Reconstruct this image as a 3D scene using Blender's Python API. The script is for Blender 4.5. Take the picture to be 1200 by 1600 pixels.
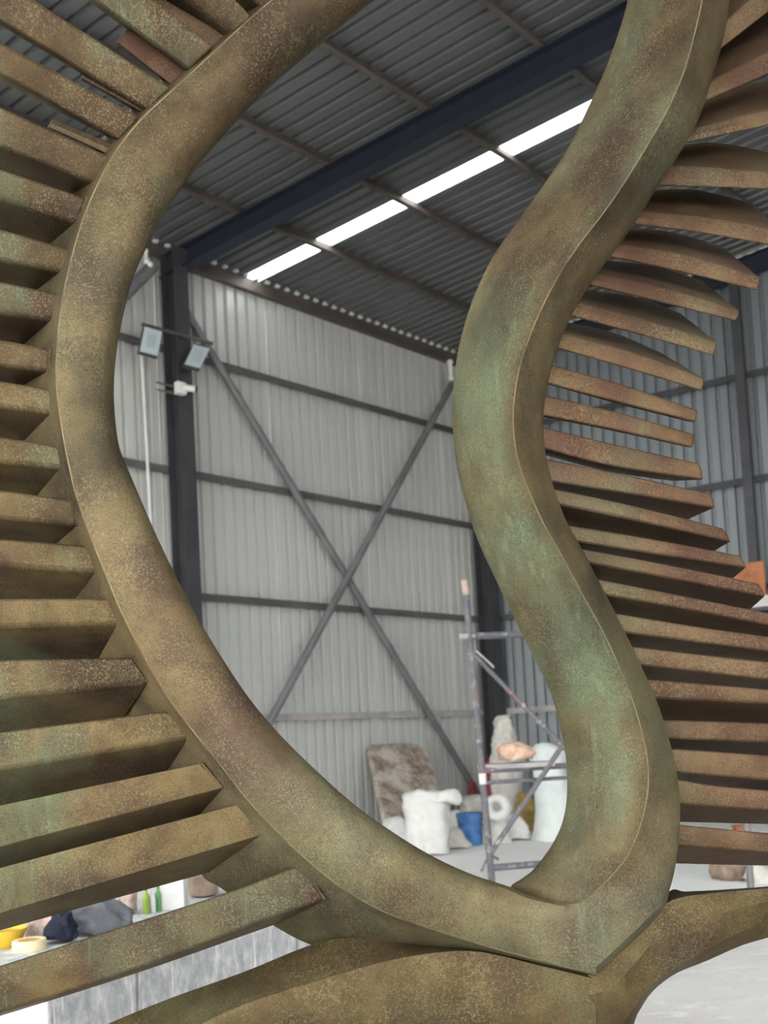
import bpy, bmesh, math, random
from mathutils import Vector, noise

for o in list(bpy.data.objects):
    bpy.data.objects.remove(o, do_unlink=True)
SC = bpy.context.scene
COL = SC.collection
random.seed(7)

# ------------------------------------------------------------------ camera
F = 1500.0; PX = 600.0; PY = 1082.0          # focal length and principal point, in pixels of 1200x1600
TH = math.radians(3.0); RO = math.radians(3.0)
CAM = Vector((0, 0, 1.5))
_r = Vector((1, 0, 0)); _u = Vector((0, -math.sin(TH), math.cos(TH))); FW = Vector((0, math.cos(TH), math.sin(TH)))
RT = _r * math.cos(RO) - _u * math.sin(RO)
UP = _u * math.cos(RO) + _r * math.sin(RO)
cd = bpy.data.cameras.new('camera'); cam = bpy.data.objects.new('camera', cd); COL.objects.link(cam)
from mathutils import Matrix
m = Matrix.Identity(4)
for i in range(3):
    m[i][0] = RT[i]; m[i][1] = UP[i]; m[i][2] = -FW[i]; m[i][3] = CAM[i]
cam.matrix_world = m
cd.sensor_fit = 'AUTO'; cd.sensor_width = 36.0
cd.lens = F / 1600.0 * 36.0
cd.shift_x = 0.0; cd.shift_y = (PY - 800.0) / 1600.0
cd.clip_start = 0.05; cd.clip_end = 300
cd.dof.use_dof = True; cd.dof.focus_distance = 2.5; cd.dof.aperture_fstop = 4.2
SC.camera = cam

# ------------------------------------------------------------------ world, light, exposure
w = bpy.data.worlds.new('world'); SC.world = w; w.use_nodes = True
bg = w.node_tree.nodes['Background']
bg.inputs[0].default_value = (1.0, 0.99, 0.965, 1); bg.inputs[1].default_value = 1.6
SC.view_settings.view_transform = 'Standard'; SC.view_settings.look = 'None'
SC.view_settings.exposure = 2.15; SC.view_settings.gamma = 1.0
SC.view_settings.use_curve_mapping = False


# ------------------------------------------------------------------ projection helpers (used to lay the place out at its real distances)
def ray(x, y): return FW + RT * ((x - PX) / F) - UP * ((y - PY) / F)
def P(x, y, d): return CAM + ray(x, y) * d
def on_floor(x, y):
    d = ray(x, y); return CAM + d * (-CAM.z / d.z)
def on_plane(x, y, p, n):
    d = ray(x, y); return CAM + d * ((p - CAM).dot(n) / d.dot(n))
def hdir(x):
    k = (FW.z + RT.z * (x - PX) / F) / UP.z
    return ray(x, PY + k * F).normalized()
def at_height(x, y, z):
    d = ray(x, y); return CAM + d * ((z - CAM.z) / d.z)
Z = Vector((0, 0, 1))


# ------------------------------------------------------------------ materials
def new_mat(name):
    mt = bpy.data.materials.new(name); mt.use_nodes = True
    nt = mt.node_tree
    return mt, nt, nt.nodes['Principled BSDF']

def nd(nt, typ, **kw):
    n = nt.nodes.new(typ)
    for k, v in kw.items():
        if k.startswith('i_'):
            n.inputs[k[2:].replace('_', ' ')].default_value = v
        else:
            setattr(n, k, v)
    return n

def ramp(nt, src, stops):
    r = nt.nodes.new('ShaderNodeValToRGB')
    el = r.color_ramp.elements
    while len(el) < len(stops): el.new(0.5)
    for e, (p, c) in zip(el, stops):
        e.position = p
        e.color = (c, c, c, 1) if isinstance(c, (int, float)) else (*c, 1)
    nt.links.new(src, r.inputs[0])
    return r.outputs[0]

def mix(nt, fac, a, b, blend='MIX'):
    n = nt.nodes.new('ShaderNodeMix'); n.data_type = 'RGBA'; n.blend_type = blend
    for sock, v in ((n.inputs[0], fac), (n.inputs[6], a), (n.inputs[7], b)):
        if isinstance(v, (int, float)): sock.default_value = v
        elif isinstance(v, tuple): sock.default_value = (*v, 1)
        else: nt.links.new(v, sock)
    return n.outputs[2]

def mathn(nt, op, a, b=0.0):
    n = nt.nodes.new('ShaderNodeMath'); n.operation = op
    for s, v in zip(n.inputs, (a, b)):
        if isinstance(v, (int, float)): s.default_value = v
        else: nt.links.new(v, s)
    return n.outputs[0]

def coord(nt, scale=(1, 1, 1), loc=(0, 0, 0)):
    tc = nt.nodes.new('ShaderNodeTexCoord'); mp = nt.nodes.new('ShaderNodeMapping')
    mp.inputs['Scale'].default_value = scale; mp.inputs['Location'].default_value = loc
    nt.links.new(tc.outputs['Object'], mp.inputs[0])
    return mp.outputs[0]

def noise_tex(nt, vec, scale, detail=3, rough=0.55):
    n = nd(nt, 'ShaderNodeTexNoise'); n.inputs['Scale'].default_value = scale
    n.inputs['Detail'].default_value = detail; n.inputs['Roughness'].default_value = rough
    nt.links.new(vec, n.inputs['Vector'])
    return n.outputs[0]

def plain(name, col, rough=0.6, metal=0.0, var=0.25, vs=6.0, bump=0.0, bs=40.0):
    mt, nt, b = new_mat(name)
    v = coord(nt)
    n = noise_tex(nt, v, vs, 5)
    lo = tuple(c * (1 - var) for c in col); hi = tuple(min(1, c * (1 + var)) for c in col)
    c = ramp(nt, n, [(0.3, lo), (0.7, hi)])
    nt.links.new(c, b.inputs['Base Color'])
    b.inputs['Roughness'].default_value = rough; b.inputs['Metallic'].default_value = metal
    if bump:
        bp = nd(nt, 'ShaderNodeBump'); bp.inputs['Strength'].default_value = bump
        bp.inputs['Distance'].default_value = 0.01
        nt.links.new(noise_tex(nt, v, bs, 4), bp.inputs['Height']); nt.links.new(bp.outputs[0], b.inputs['Normal'])
    return mt

def bronze(name, brown, gold, third, verd=(0.088, 0.118, 0.072), green=0.5, glo=0.50, speck=0.46, off=(0, 0, 0), tone=1.0):
    """patinated bronze: cloudy browns, verdigris patches, drip runs and a fine pale crackle"""
    brown, gold, third, verd = [tuple(x * q for x in c_) for c_, q in ((brown, 0.80 * tone), (gold, 1.0 * tone), (third, 0.88 * tone), (verd, 1.12 * tone))]
    mt, nt, b = new_mat(name)
    v = coord(nt, (1, 1, 1), off)
    big = noise_tex(nt, v, 2.5, 4, 0.5)
    med = noise_tex(nt, v, 9.0, 5, 0.6)
    c = ramp(nt, big, [(0.36, brown), (0.50, gold), (0.64, third)])
    c = mix(nt, ramp(nt, med, [(0.42, 0.0), (0.66, 0.45)]), c, tuple(x * 0.66 for x in brown))
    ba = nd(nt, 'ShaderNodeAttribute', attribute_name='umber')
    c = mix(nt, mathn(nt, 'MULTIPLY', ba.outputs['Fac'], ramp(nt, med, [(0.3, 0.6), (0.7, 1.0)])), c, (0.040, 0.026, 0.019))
    # verdigris clouds
    v2 = coord(nt, (1, 1, 0.55), (off[0] + 3.1, off[1] + 1.7, off[2] + 5.3))
    gm = noise_tex(nt, v2, 2.6, 5, 0.6)
    gmask = ramp(nt, gm, [(glo, 0.0), (glo + 0.16, 1.0)])
    va = nd(nt, 'ShaderNodeAttribute', attribute_name='verd')
    loc = ramp(nt, noise_tex(nt, v2, 7.0, 5, 0.65), [(0.35, 0.25), (0.62, 1.0)])
    gf = mathn(nt, 'MINIMUM', mathn(nt, 'ADD', mathn(nt, 'MULTIPLY', gmask, green), mathn(nt, 'MULTIPLY', va.outputs['Fac'], loc)), 0.9)
    c = mix(nt, gf, c, verd)
    gmask = gf
    # vertical runs
    v3 = coord(nt, (1, 1, 0.05), off)
    run = noise_tex(nt, v3, 34.0, 3, 0.5)
    rmask = ramp(nt, run, [(0.60, 0.0), (0.68, 1.0)])
    rm = mathn(nt, 'MULTIPLY', rmask, mathn(nt, 'ADD', mathn(nt, 'MULTIPLY', gmask, 0.4), 0.04))
    c = mix(nt, rm, c, tuple(min(1, x * 1.6) for x in verd))
    # fine pale crackle and speckle
    fine = noise_tex(nt, v, 185.0, 2, 0.6)
    sm = ramp(nt, fine, [(0.52, 0.0), (0.62, 1.0)])
    where = ramp(nt, noise_tex(nt, v, 6.0, 4, 0.6), [(0.40, 0.10), (0.62, 1.0)])
    s = mathn(nt, 'MULTIPLY', mathn(nt, 'MULTIPLY', sm, where), speck)
    light = mix(nt, gmask, tuple(x * (0.4 + 0.6 * tone) for x in (0.215, 0.18, 0.105)), tuple(x * (0.4 + 0.6 * tone) for x in (0.21, 0.24, 0.155)))
    c = mix(nt, s, c, light)
    dm = ramp(nt, noise_tex(nt, v, 210.0, 2, 0.5), [(0.36, 1.0), (0.47, 0.0)])
    c = mix(nt, mathn(nt, 'MULTIPLY', dm, 0.30), c, tuple(x * 0.4 for x in brown))
    cr = mathn(nt, 'ABSOLUTE', mathn(nt, 'SUBTRACT', noise_tex(nt, v, 55.0, 2, 0.5), 0.5))
    crm = ramp(nt, cr, [(0.0, 1.0), (0.035, 0.0)])
    cw = ramp(nt, noise_tex(nt, coord(nt, (1, 1, 1), (off[0] + 7, off[1], off[2] + 2)), 4.0, 3, 0.6), [(0.48, 0.0), (0.62, 1.0)])
    c = mix(nt, mathn(nt, 'MULTIPLY', mathn(nt, 'MULTIPLY', crm, cw), 0.4), c, light)
    at = nd(nt, 'ShaderNodeAttribute', attribute_name='wear')
    c = mix(nt, mathn(nt, 'MULTIPLY', at.outputs['Fac'], ramp(nt, med, [(0.4, 0.25), (0.6, 0.8)])), c, (0.40, 0.33, 0.19))
    nt.links.new(c, b.inputs['Base Color'])
    b.inputs['Metallic'].default_value = 0.45; b.inputs['Specular IOR Level'].default_value = 0.08; b.inputs['Specular Tint'].default_value = (0.50, 0.41, 0.31, 1)
    nt.links.new(ramp(nt, fine, [(0.3, 0.40), (0.7, 0.56)]), b.inputs['Roughness'])
    bp = nd(nt, 'ShaderNodeBump'); bp.inputs['Strength'].default_value = 0.30; bp.inputs['Distance'].default_value = 0.003
    hs = mathn(nt, 'ADD', fine, mathn(nt, 'MULTIPLY', med, 2.0))
    nt.links.new(hs, bp.inputs['Height']); nt.links.new(bp.outputs[0], b.inputs['Normal'])
    return mt

M = {}
M['bronze_band'] = bronze('bronze_band', (0.060, 0.042, 0.028), (0.135, 0.101, 0.052), (0.084, 0.057, 0.042), verd=(0.105, 0.132, 0.082), green=0.22, glo=0.54, tone=1.05)
M['bronze_fin_left'] = bronze('bronze_fin_left', (0.058, 0.040, 0.026), (0.125, 0.092, 0.044), (0.072, 0.046, 0.032), green=0.5, glo=0.50, off=(9, 3, 7), tone=0.92)
M['bronze_fin_right'] = bronze('bronze_fin_right', (0.092, 0.052, 0.035), (0.130, 0.085, 0.049), (0.108, 0.058, 0.043), green=0.30, glo=0.52, speck=0.34, off=(2, 8, 4), tone=0.88)
M['bronze_base'] = bronze('bronze_base', (0.066, 0.045, 0.027), (0.105, 0.080, 0.038), (0.070, 0.046, 0.032), green=0.35, glo=0.54, off=(6, 6, 2), tone=0.90)

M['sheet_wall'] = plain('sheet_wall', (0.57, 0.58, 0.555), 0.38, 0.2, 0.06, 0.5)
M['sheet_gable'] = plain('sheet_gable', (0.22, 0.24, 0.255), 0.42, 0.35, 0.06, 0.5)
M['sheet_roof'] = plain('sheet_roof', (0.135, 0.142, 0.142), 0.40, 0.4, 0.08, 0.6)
M['steel_dark'] = plain('steel_dark', (0.052, 0.052, 0.058), 0.5, 0.2, 0.2, 3)
M['steel_blue'] = plain('steel_blue', (0.014, 0.019, 0.032), 0.5, 0.1, 0.15, 3)
M['steel_girt'] = plain('steel_girt', (0.11, 0.105, 0.102), 0.55, 0.2, 0.25, 2)
M['steel_purlin'] = plain('steel_purlin', (0.105, 0.088, 0.078), 0.45, 0.3, 0.25, 2)
M['brace'] = plain('brace', (0.17, 0.17, 0.18), 0.5, 0.2, 0.2, 3)
M['dusty'] = plain('dusty', (0.36, 0.34, 0.33), 0.8, 0, 0.3, 3)
M['white'] = plain('white', (0.66, 0.66, 0.64), 0.6, 0, 0.06, 10)
M['white_dirty'] = plain('white_dirty', (0.56, 0.54, 0.50), 0.85, 0, 0.18, 9, 0.5, 30)
M['plaster'] = plain('plaster', (0.66, 0.70, 0.69), 0.8, 0, 0.08, 6, 0.4, 25)
M['cloth_peach'] = plain('cloth_peach', (0.62, 0.42, 0.31), 0.9, 0, 0.25, 14, 0.5, 40)
M['cloth_blue'] = plain('cloth_blue', (0.012, 0.016, 0.035), 0.95, 0, 0.3, 14, 0.5, 60)
M['cloth_grey'] = plain('cloth_grey', (0.115, 0.12, 0.135), 0.95, 0, 0.35, 10, 0.6, 50)
M['red'] = plain('red', (0.22, 0.025, 0.03), 0.7, 0, 0.3, 10)
M['blue'] = plain('blue', (0.06, 0.17, 0.42), 0.45, 0, 0.35, 8)
M['yellow'] = plain('yellow', (0.68, 0.46, 0.04), 0.5, 0, 0.15, 12)
M['cream'] = plain('cream', (0.80, 0.70, 0.42), 0.7, 0, 0.1, 20)
M['tape'] = plain('tape', (0.60, 0.36, 0.09), 0.5, 0, 0.3, 60)
M['ochre'] = plain('ochre', (0.34, 0.24, 0.075), 0.9, 0, 0.45, 8, 0.4, 30)
M['rust'] = plain('rust', (0.44, 0.17, 0.075), 0.8, 0, 0.25, 5)
M['green'] = plain('green', (0.10, 0.30, 0.10), 0.3, 0, 0.2, 20)
M['lime'] = plain('lime', (0.25, 0.36, 0.05), 0.4, 0, 0.2, 20)
M['pinkish'] = plain('pinkish', (0.46, 0.35, 0.31), 0.95, 0, 0.4, 18, 0.6, 60)
M['brown'] = plain('brown', (0.27, 0.20, 0.15), 0.95, 0, 0.5, 7, 0.6, 30)
M['black'] = plain('black', (0.02, 0.02, 0.022), 0.4, 0, 0.2, 10)
M['lamp_glass'] = plain('lamp_glass', (0.60, 0.68, 0.70), 0.18, 0, 0.04, 5)
M['lamp_led'] = plain('lamp_led', (0.46, 0.53, 0.56), 0.3, 0, 0.05, 5)
M['grey'] = plain('grey', (0.30, 0.30, 0.31), 0.6, 0, 0.2, 8)

def m_skylight():
    mt, nt, b = new_mat('skylight_panel')
    nt.nodes.remove(b)
    tr = nd(nt, 'ShaderNodeBsdfTranslucent'); tr.inputs[0].default_value = (0.95, 0.97, 0.98, 1)
    tp = nd(nt, 'ShaderNodeBsdfTransparent'); tp.inputs[0].default_value = (0.95, 0.97, 0.98, 1)
    n = noise_tex(nt, coord(nt), 2.0, 3)
    mx = nd(nt, 'ShaderNodeMixShader')
    nt.links.new(ramp(nt, n, [(0.3, 0.45), (0.7, 0.6)]), mx.inputs[0])
    nt.links.new(tr.outputs[0], mx.inputs[1]); nt.links.new(tp.outputs[0], mx.inputs[2])
    nt.links.new(mx.outputs[0], nt.nodes['Material Output'].inputs[0])
    return mt
M['skylight'] = m_skylight()

def m_floor():
    mt, nt, b = new_mat('concrete_floor')
    v = coord(nt)
    c = ramp(nt, noise_tex(nt, v, 0.6, 6, 0.65), [(0.3, (0.52, 0.495, 0.47)), (0.5, (0.64, 0.62, 0.60)), (0.72, (0.74, 0.735, 0.73))])
    c = mix(nt, ramp(nt, noise_tex(nt, coord(nt, (1, 3, 1)), 2.3, 6, 0.7), [(0.56, 0.0), (0.66, 0.75)]), c, (0.82, 0.82, 0.82))
    vo = nd(nt, 'ShaderNodeTexVoronoi', feature='DISTANCE_TO_EDGE'); vo.inputs['Scale'].default_value = 0.22
    wv = noise_tex(nt, v, 2.5, 4)
    add = nd(nt, 'ShaderNodeVectorMath', operation='MULTIPLY_ADD'); nt.links.new(v, add.inputs[0]); add.inputs[1].default_value = (1, 1, 1)
    nt.links.new(wv, add.inputs[2]); nt.links.new(add.outputs[0], vo.inputs['Vector'])
    c = mix(nt, ramp(nt, vo.outputs[0], [(0.0, 0.55), (0.006, 0.0)]), c, (0.22, 0.21, 0.21))
    c = mix(nt, ramp(nt, noise_tex(nt, v, 25, 5), [(0.55, 0.0), (0.72, 0.4)]), c, (0.42, 0.40, 0.38))
    # far floor painted whiter as plaster dust, to make up for weak light there
    sx = nd(nt, 'ShaderNodeSeparateXYZ'); nt.links.new(v, sx.inputs[0])
    dm = mathn(nt, 'ADD', mathn(nt, 'MULTIPLY', sx.outputs[1], 0.1), mathn(nt, 'MULTIPLY', wv, 0.5))
    c = mix(nt, ramp(nt, dm, [(0.90, 0.0), (1.0, 0.85)]), c, (0.90, 0.90, 0.885))
    nt.links.new(c, b.inputs['Base Color']); b.inputs['Roughness'].default_value = 0.75
    bp = nd(nt, 'ShaderNodeBump'); bp.inputs['Strength'].default_value = 0.3; bp.inputs['Distance'].default_value = 0.01
    nt.links.new(noise_tex(nt, v, 30, 5), bp.inputs['Height']); nt.links.new(bp.outputs[0], b.inputs['Normal'])
    return mt
M['floor'] = m_floor()

def m_marble():
    mt, nt, b = new_mat('streaked_marble')
    v = coord(nt, (1, 1, 0.5))
    w1 = noise_tex(nt, v, 20.0, 8, 0.75)
    c = ramp(nt, w1, [(0.32, (0.31, 0.33, 0.355)), (0.5, (0.50, 0.515, 0.53)), (0.66, (0.76, 0.77, 0.78))])
    st = noise_tex(nt, coord(nt, (1, 1, 0.06)), 22.0, 4, 0.6)
    c = mix(nt, ramp(nt, st, [(0.60, 0.0), (0.66, 0.8)]), c, (0.86, 0.86, 0.85))
    bt = noise_tex(nt, coord(nt, (1, 1, 0.04), (3, 1, 0)), 12.0, 4, 0.6)
    c = mix(nt, ramp(nt, bt, [(0.635, 0.0), (0.67, 0.8)]), c, (0.20, 0.155, 0.12))
    nt.links.new(c, b.inputs['Base Color']); b.inputs['Roughness'].default_value = 0.55
    return mt
M['marble'] = m_marble()

def m_slab():
    mt, nt, b = new_mat('stained_slab')
    v = coord(nt)
    n = noise_tex(nt, v, 2.6, 6, 0.65)
    c = ramp(nt, n, [(0.40, (0.53, 0.48, 0.43)), (0.50, (0.36, 0.29, 0.235)), (0.60, (0.21, 0.155, 0.115))])
    c = mix(nt, ramp(nt, noise_tex(nt, v, 20, 5), [(0.5, 0.0), (0.7, 0.6)]), c, (0.62, 0.57, 0.52))
    nt.links.new(c, b.inputs['Base Color']); b.inputs['Roughness'].default_value = 0.9
    return mt
M['slab'] = m_slab()

def m_scaffold():
    mt, nt, b = new_mat('scaffold_paint')
    v = coord(nt)
    c = ramp(nt, noise_tex(nt, v, 3.0, 5, 0.7), [(0.40, (0.10, 0.102, 0.118)), (0.54, (0.145, 0.142, 0.158)), (0.64, (0.20, 0.115, 0.11))])
    c = mix(nt, ramp(nt, noise_tex(nt, v, 12, 5, 0.7), [(0.56, 0.0), (0.66, 0.7)]), c, (0.50, 0.48, 0.48))
    nt.links.new(c, b.inputs['Base Color']); b.inputs['Roughness'].default_value = 0.7
    return mt
M['scaffold'] = m_scaffold()


# ------------------------------------------------------------------ object helpers
def mesh_obj(name, verts, faces, mat, parent=None, smooth=False, sharp=None, wear=None, verd=None, umber=None):
    me = bpy.data.meshes.new(name)
    me.from_pydata([tuple(v) for v in verts], [], faces); me.update()
    bm = bmesh.new(); bm.from_mesh(me)
    bmesh.ops.recalc_face_normals(bm, faces=bm.faces); bm.to_mesh(me); bm.free()
    if smooth:
        me.polygons.foreach_set('use_smooth', [True] * len(me.polygons))
        me.set_sharp_from_angle(angle=math.radians(sharp if sharp else 40))
    if wear is not None:
        a = me.attributes.new('wear', 'FLOAT', 'POINT'); a.data.foreach_set('value', wear)
    if verd is not None:
        a = me.attributes.new('verd', 'FLOAT', 'POINT'); a.data.foreach_set('value', verd)
    if umber is not None:
        a = me.attributes.new('umber', 'FLOAT', 'POINT'); a.data.foreach_set('value', umber)
    me.materials.append(M[mat])
    o = bpy.data.objects.new(name, me); COL.objects.link(o)
    if parent: o.parent = parent
    return o

def empty(name, parent=None):
    o = bpy.data.objects.new(name, None); COL.objects.link(o)
    o.empty_display_size = 0.2
    if parent: o.parent = parent
    return o

def tag(o, label, cat, group=None):
    o['label'] = label; o['category'] = cat
    if group: o['group'] = group
    return o

def struct(o, label=None):
    o['kind'] = 'structure'
    if label: o['label'] = label
    return o

def box_geo(c, ax, ay, az):
    """box centred at c with half-axis vectors"""
    v = []
    for sx in (-1, 1):
        for sy in (-1, 1):
            for sz in (-1, 1):
                v.append(c + ax * sx + ay * sy + az * sz)
    f = [(0, 1, 3, 2), (4, 6, 7, 5), (0, 4, 5, 1), (2, 3, 7, 6), (0, 2, 6, 4), (1, 5, 7, 3)]
    return v, f

def join(parts):
    V = []; Fs = []
    for v, f in parts:
        k = len(V); V += v; Fs += [tuple(i + k for i in q) for q in f]
    return V, Fs

def beam_geo(p0, p1, side, w, h):
    """bar p0-p1, w wide along side, h high across"""
    d = (p1 - p0); L = d.length; d.normalize()
    s = (side - d * side.dot(d)).normalized(); t = d.cross(s)
    return box_geo((p0 + p1) / 2, d * L / 2, s * w / 2, t * h / 2)

def tube_geo(p0, p1, r, n=12, r1=None):
    d = (p1 - p0).normalized(); a = d.orthogonal().normalized(); b = d.cross(a)
    r1 = r if r1 is None else r1
    v = []
    for p, q in ((p0, r), (p1, r1)):
        for i in range(n):
            t = 2 * math.pi * i / n
            v.append(p + (a * math.cos(t) + b * math.sin(t)) * q)
    f = [(i, (i + 1) % n, n + (i + 1) % n, n + i) for i in range(n)]
    f += [tuple(range(n))[::-1], tuple(range(n, 2 * n))]
    return v, f

def part(name, geo, mat, parent=None, smooth=False, sharp=None):
    return mesh_obj(name, geo[0], geo[1], mat, parent, smooth, sharp)

def bevel(o, wdt, seg=2):
    md = o.modifiers.new('bevel', 'BEVEL'); md.width = wdt; md.segments = seg; md.limit_method = 'ANGLE'
    md.angle_limit = math.radians(35)

def rings_geo(rings, caps=True):
    n = len(rings[0]); V = [p for r in rings for p in r]; fs = []
    for k in range(len(rings) - 1):
        for i in range(n):
            j = (i + 1) % n
            fs.append((k * n + i, k * n + j, (k + 1) * n + j, (k + 1) * n + i))
    if caps:
        fs.append(tuple(range(n))[::-1]); fs.append(tuple((len(rings) - 1) * n + i for i in range(n)))
    return V, fs

def lathe(base, prof, n=20, ax=Vector((1, 0, 0)), ay=Vector((0, 1, 0)), az=Z, jit=0.0, js=4.0, ell=1.0, power=1.0, fold=0.0, fs=6.0):
    """stack of rings: prof = [(radius, height, dx, dy)]; jit crumples it"""
    rs = []
    if fold:
        prof = [tuple(row) + (0,) * (4 - len(row)) for row in prof]
        prof = spline(prof, 5); n = max(n, 44)
    for row in prof:
        r, h = row[0], row[1]; dx = row[2] if len(row) > 2 else 0; dy = row[3] if len(row) > 3 else 0
        ring = []
        for i in range(n):
            t = 2 * math.pi * i / n
            c, s = math.cos(t), math.sin(t)
            k = (abs(c) ** (2 * power) + abs(s) ** (2 * power)) ** (-1 / (2 * power)) if power != 1 else 1
            p = base + ax * (dx + r * c * k) + ay * (dy + r * s * k * ell) + az * h
            if fold:
                rd = (1 - 2 * abs(noise.noise(p * fs))) + 0.5 * (1 - 2 * abs(noise.noise(p * fs * 2.1 + Vector((3, 1, 2)))))
                p = p + (ax * c + ay * s + az * 0.4) * (rd * fold * min(1.0, r * 12))
            if jit:
                q = noise.noise_vector(p * js) * jit
                q = q + noise.noise_vector(p * js * 2.7) * jit * 0.4
                p = p + Vector((q.x, q.y, q.z * 0.5))
            ring.append(p)
        rs.append(ring)
    return rings_geo(rs)

def spline(pts, k):
    """Catmull-Rom through rows of equal-length tuples"""
    out = []; n = len(pts)
    for i in range(n - 1):
        p0 = pts[max(i - 1, 0)]; p1 = pts[i]; p2 = pts[i + 1]; p3 = pts[min(i + 2, n - 1)]
        for j in range(k):
            t = j / k
            out.append(tuple(0.5 * ((2 * b) + (-a + c) * t + (2 * a - 5 * b + 4 * c - d) * t * t + (-a + 3 * b - 3 * c + d) * t ** 3)
                             for a, b, c, d in zip(p0, p1, p2, p3)))
    out.append(tuple(pts[-1]))
    return out

def lerp2(a, b, t): return (a[0] + (b[0] - a[0]) * t, a[1] + (b[1] - a[1]) * t)


# ================================================================== THE HALL
dw = hdir(2140)                 # along the back wall, towards the corner
dg = hdir(-1900)                # along the gable wall and the rafters, away from the viewer
CORNER = on_floor(775, 1275)
nw = Vector((dw.y, -dw.x, 0)); nw = nw if nw.dot(CAM - CORNER) > 0 else -nw
ng = Vector((dg.y, -dg.x, 0)); ng = ng if ng.dot(CAM - CORNER) > 0 else -ng
EAVE = 8.82; SLOPE = 0.100
rr = -dg                        # horizontal run of the rafters, towards the viewer
def wall_pt(s, z, off=0.0): return CORNER - dw * s + nw * off + Z * z           # s metres left of the corner
def gab_pt(t, z, off=0.0): return CORNER + rr * t + ng * off + Z * z            # t metres from the corner
def roof_pt(s, t, dz=0.0): return CORNER - dw * s + rr * t + Z * (EAVE + SLOPE * t + dz)
def roof_st(x, y, dz=0.0):
    n = (-dw).cross(rr + Z * SLOPE); p = on_plane(x, y, roof_pt(0, 0, dz), n) - CORNER
    # solve p = -dw*s + rr*t (horizontal)
    a, b, c, d = -dw.x, rr.x, -dw.y, rr.y; D = a * d - b * c
    return (p.x * d - b * p.y) / D, (a * p.y - c * p.x) / D
def wall_s(x, y=900):
    p = on_plane(x, y, CORNER, nw); return -(p - CORNER).dot(dw)

# floor
fl = mesh_obj('floor', [(-45, -30, 0), (45, -30, 0), (45, 60, 0), (-45, 60, 0)], [(0, 1, 2, 3)], 'floor')
struct(fl, 'pale dusty concrete floor of the workshop')

PIT = 0.2; NR = 5; RIB = 0.058
def profile(width=PIT * NR):
    xs = []
    for k in range(int(round(width / PIT))):
        x = k * PIT
        xs += [(x, 0), (x + 0.125, 0), (x + 0.145, RIB), (x + 0.18, RIB), (x + 0.2, 0)]
    out = []
    for q in xs:
        if not out or (q[0] - out[-1][0]) > 1e-6: out.append(q)
    return out

def sheet_geo(o0, dx, up0, up1fn, nrm):
    pr = profile(); V = []; fs = []
    for x, d in pr:
        V.append(o0 + dx * x + nrm * d); V.append(up1fn(x) + nrm * d)
    for i in range(len(pr) - 1):
        fs.append((2 * i, 2 * i + 2, 2 * i + 3, 2 * i + 1))
    return V, fs

# back wall: sheets hung behind horizontal girts
LEN = 23.0
wb = struct(empty('wall_back'), 'tall grey corrugated metal wall behind the sculpture')
wb.location = CORNER
base_me = None
nsh = int(LEN)
for k in range(nsh):
    if base_me is None:
        o0 = Vector((0, 0, 0))
        g = sheet_geo(o0, -dw, None, lambda x: o0 - dw * x + Z * (EAVE - 0.02), -nw)
        so = part('wall_sheet', g, 'sheet_wall', wb); base_me = so.data
    else:
        so = bpy.data.objects.new('wall_sheet', base_me); COL.objects.link(so); so.parent = wb
    so.location = -dw * (k * 1.0) + nw * (-0.002 if k % 2 else 0)
for z, mt in ((2.02, 'dusty'), (3.79, 'steel_girt'), (5.58, 'steel_girt'), (7.34, 'steel_girt'), (8.72, 'steel_purlin')):
    p0 = Z * z + nw * 0.055 + dw * 0.0; p1 = p0 - dw * LEN
    g = join([beam_geo(p0, p1, nw, 0.10, 0.014), beam_geo(p0 + nw * 0.045 - Z * 0.05, p1 + nw * 0.045 - Z * 0.05, nw, 0.012, 0.11)])
    if z > 8: g = beam_geo(p0, p1, nw, 0.10, 0.19)
    part('girt', g, mt, wb)

# gable wall on the right
GL = 27.0
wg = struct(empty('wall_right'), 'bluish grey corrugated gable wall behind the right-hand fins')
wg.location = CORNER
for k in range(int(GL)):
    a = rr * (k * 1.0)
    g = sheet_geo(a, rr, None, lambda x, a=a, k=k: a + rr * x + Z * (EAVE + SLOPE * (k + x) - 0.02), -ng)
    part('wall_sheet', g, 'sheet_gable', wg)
for z, mt in ((2.02, 'dusty'), (3.79, 'steel_dark'), (5.58, 'steel_dark'), (7.34, 'steel_dark')):
    p0 = Z * z + ng * 0.055; p1 = p0 + rr * GL
    part('girt', join([beam_geo(p0, p1, ng, 0.10, 0.014), beam_geo(p0 + ng * 0.045 - Z * 0.05, p1 + ng * 0.045 - Z * 0.05, ng, 0.012, 0.11)]), mt, wg)

# unseen front wall added far behind the viewer to cut light from there
wf = struct(empty('wall_front_added'), 'unseen grey corrugated metal wall added behind the viewer to block light')
wf.location = CORNER + rr * GL
for k in range(12):         # the rest is a made-up doorway that lets light in
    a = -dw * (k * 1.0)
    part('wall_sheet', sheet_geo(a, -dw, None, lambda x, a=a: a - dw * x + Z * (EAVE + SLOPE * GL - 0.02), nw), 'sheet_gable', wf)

HEAD = 5.2  # added headers start at this height so light enters only below
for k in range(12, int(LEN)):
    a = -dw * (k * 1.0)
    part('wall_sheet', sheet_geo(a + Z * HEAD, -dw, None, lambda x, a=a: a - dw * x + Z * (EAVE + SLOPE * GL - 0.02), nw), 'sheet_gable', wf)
# unseen left end of the hall, added above the opening to block high light
wl = struct(empty('wall_left_added'), 'unseen grey corrugated metal gable added above the open left end to block light')
wl.location = CORNER - dw * LEN
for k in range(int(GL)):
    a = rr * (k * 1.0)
    part('wall_sheet', sheet_geo(a + Z * HEAD, rr, None, lambda x, a=a, k=k: a + rr * x + Z * (EAVE + SLOPE * (k + x) - 0.02), -dw), 'sheet_gable', wl)

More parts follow.
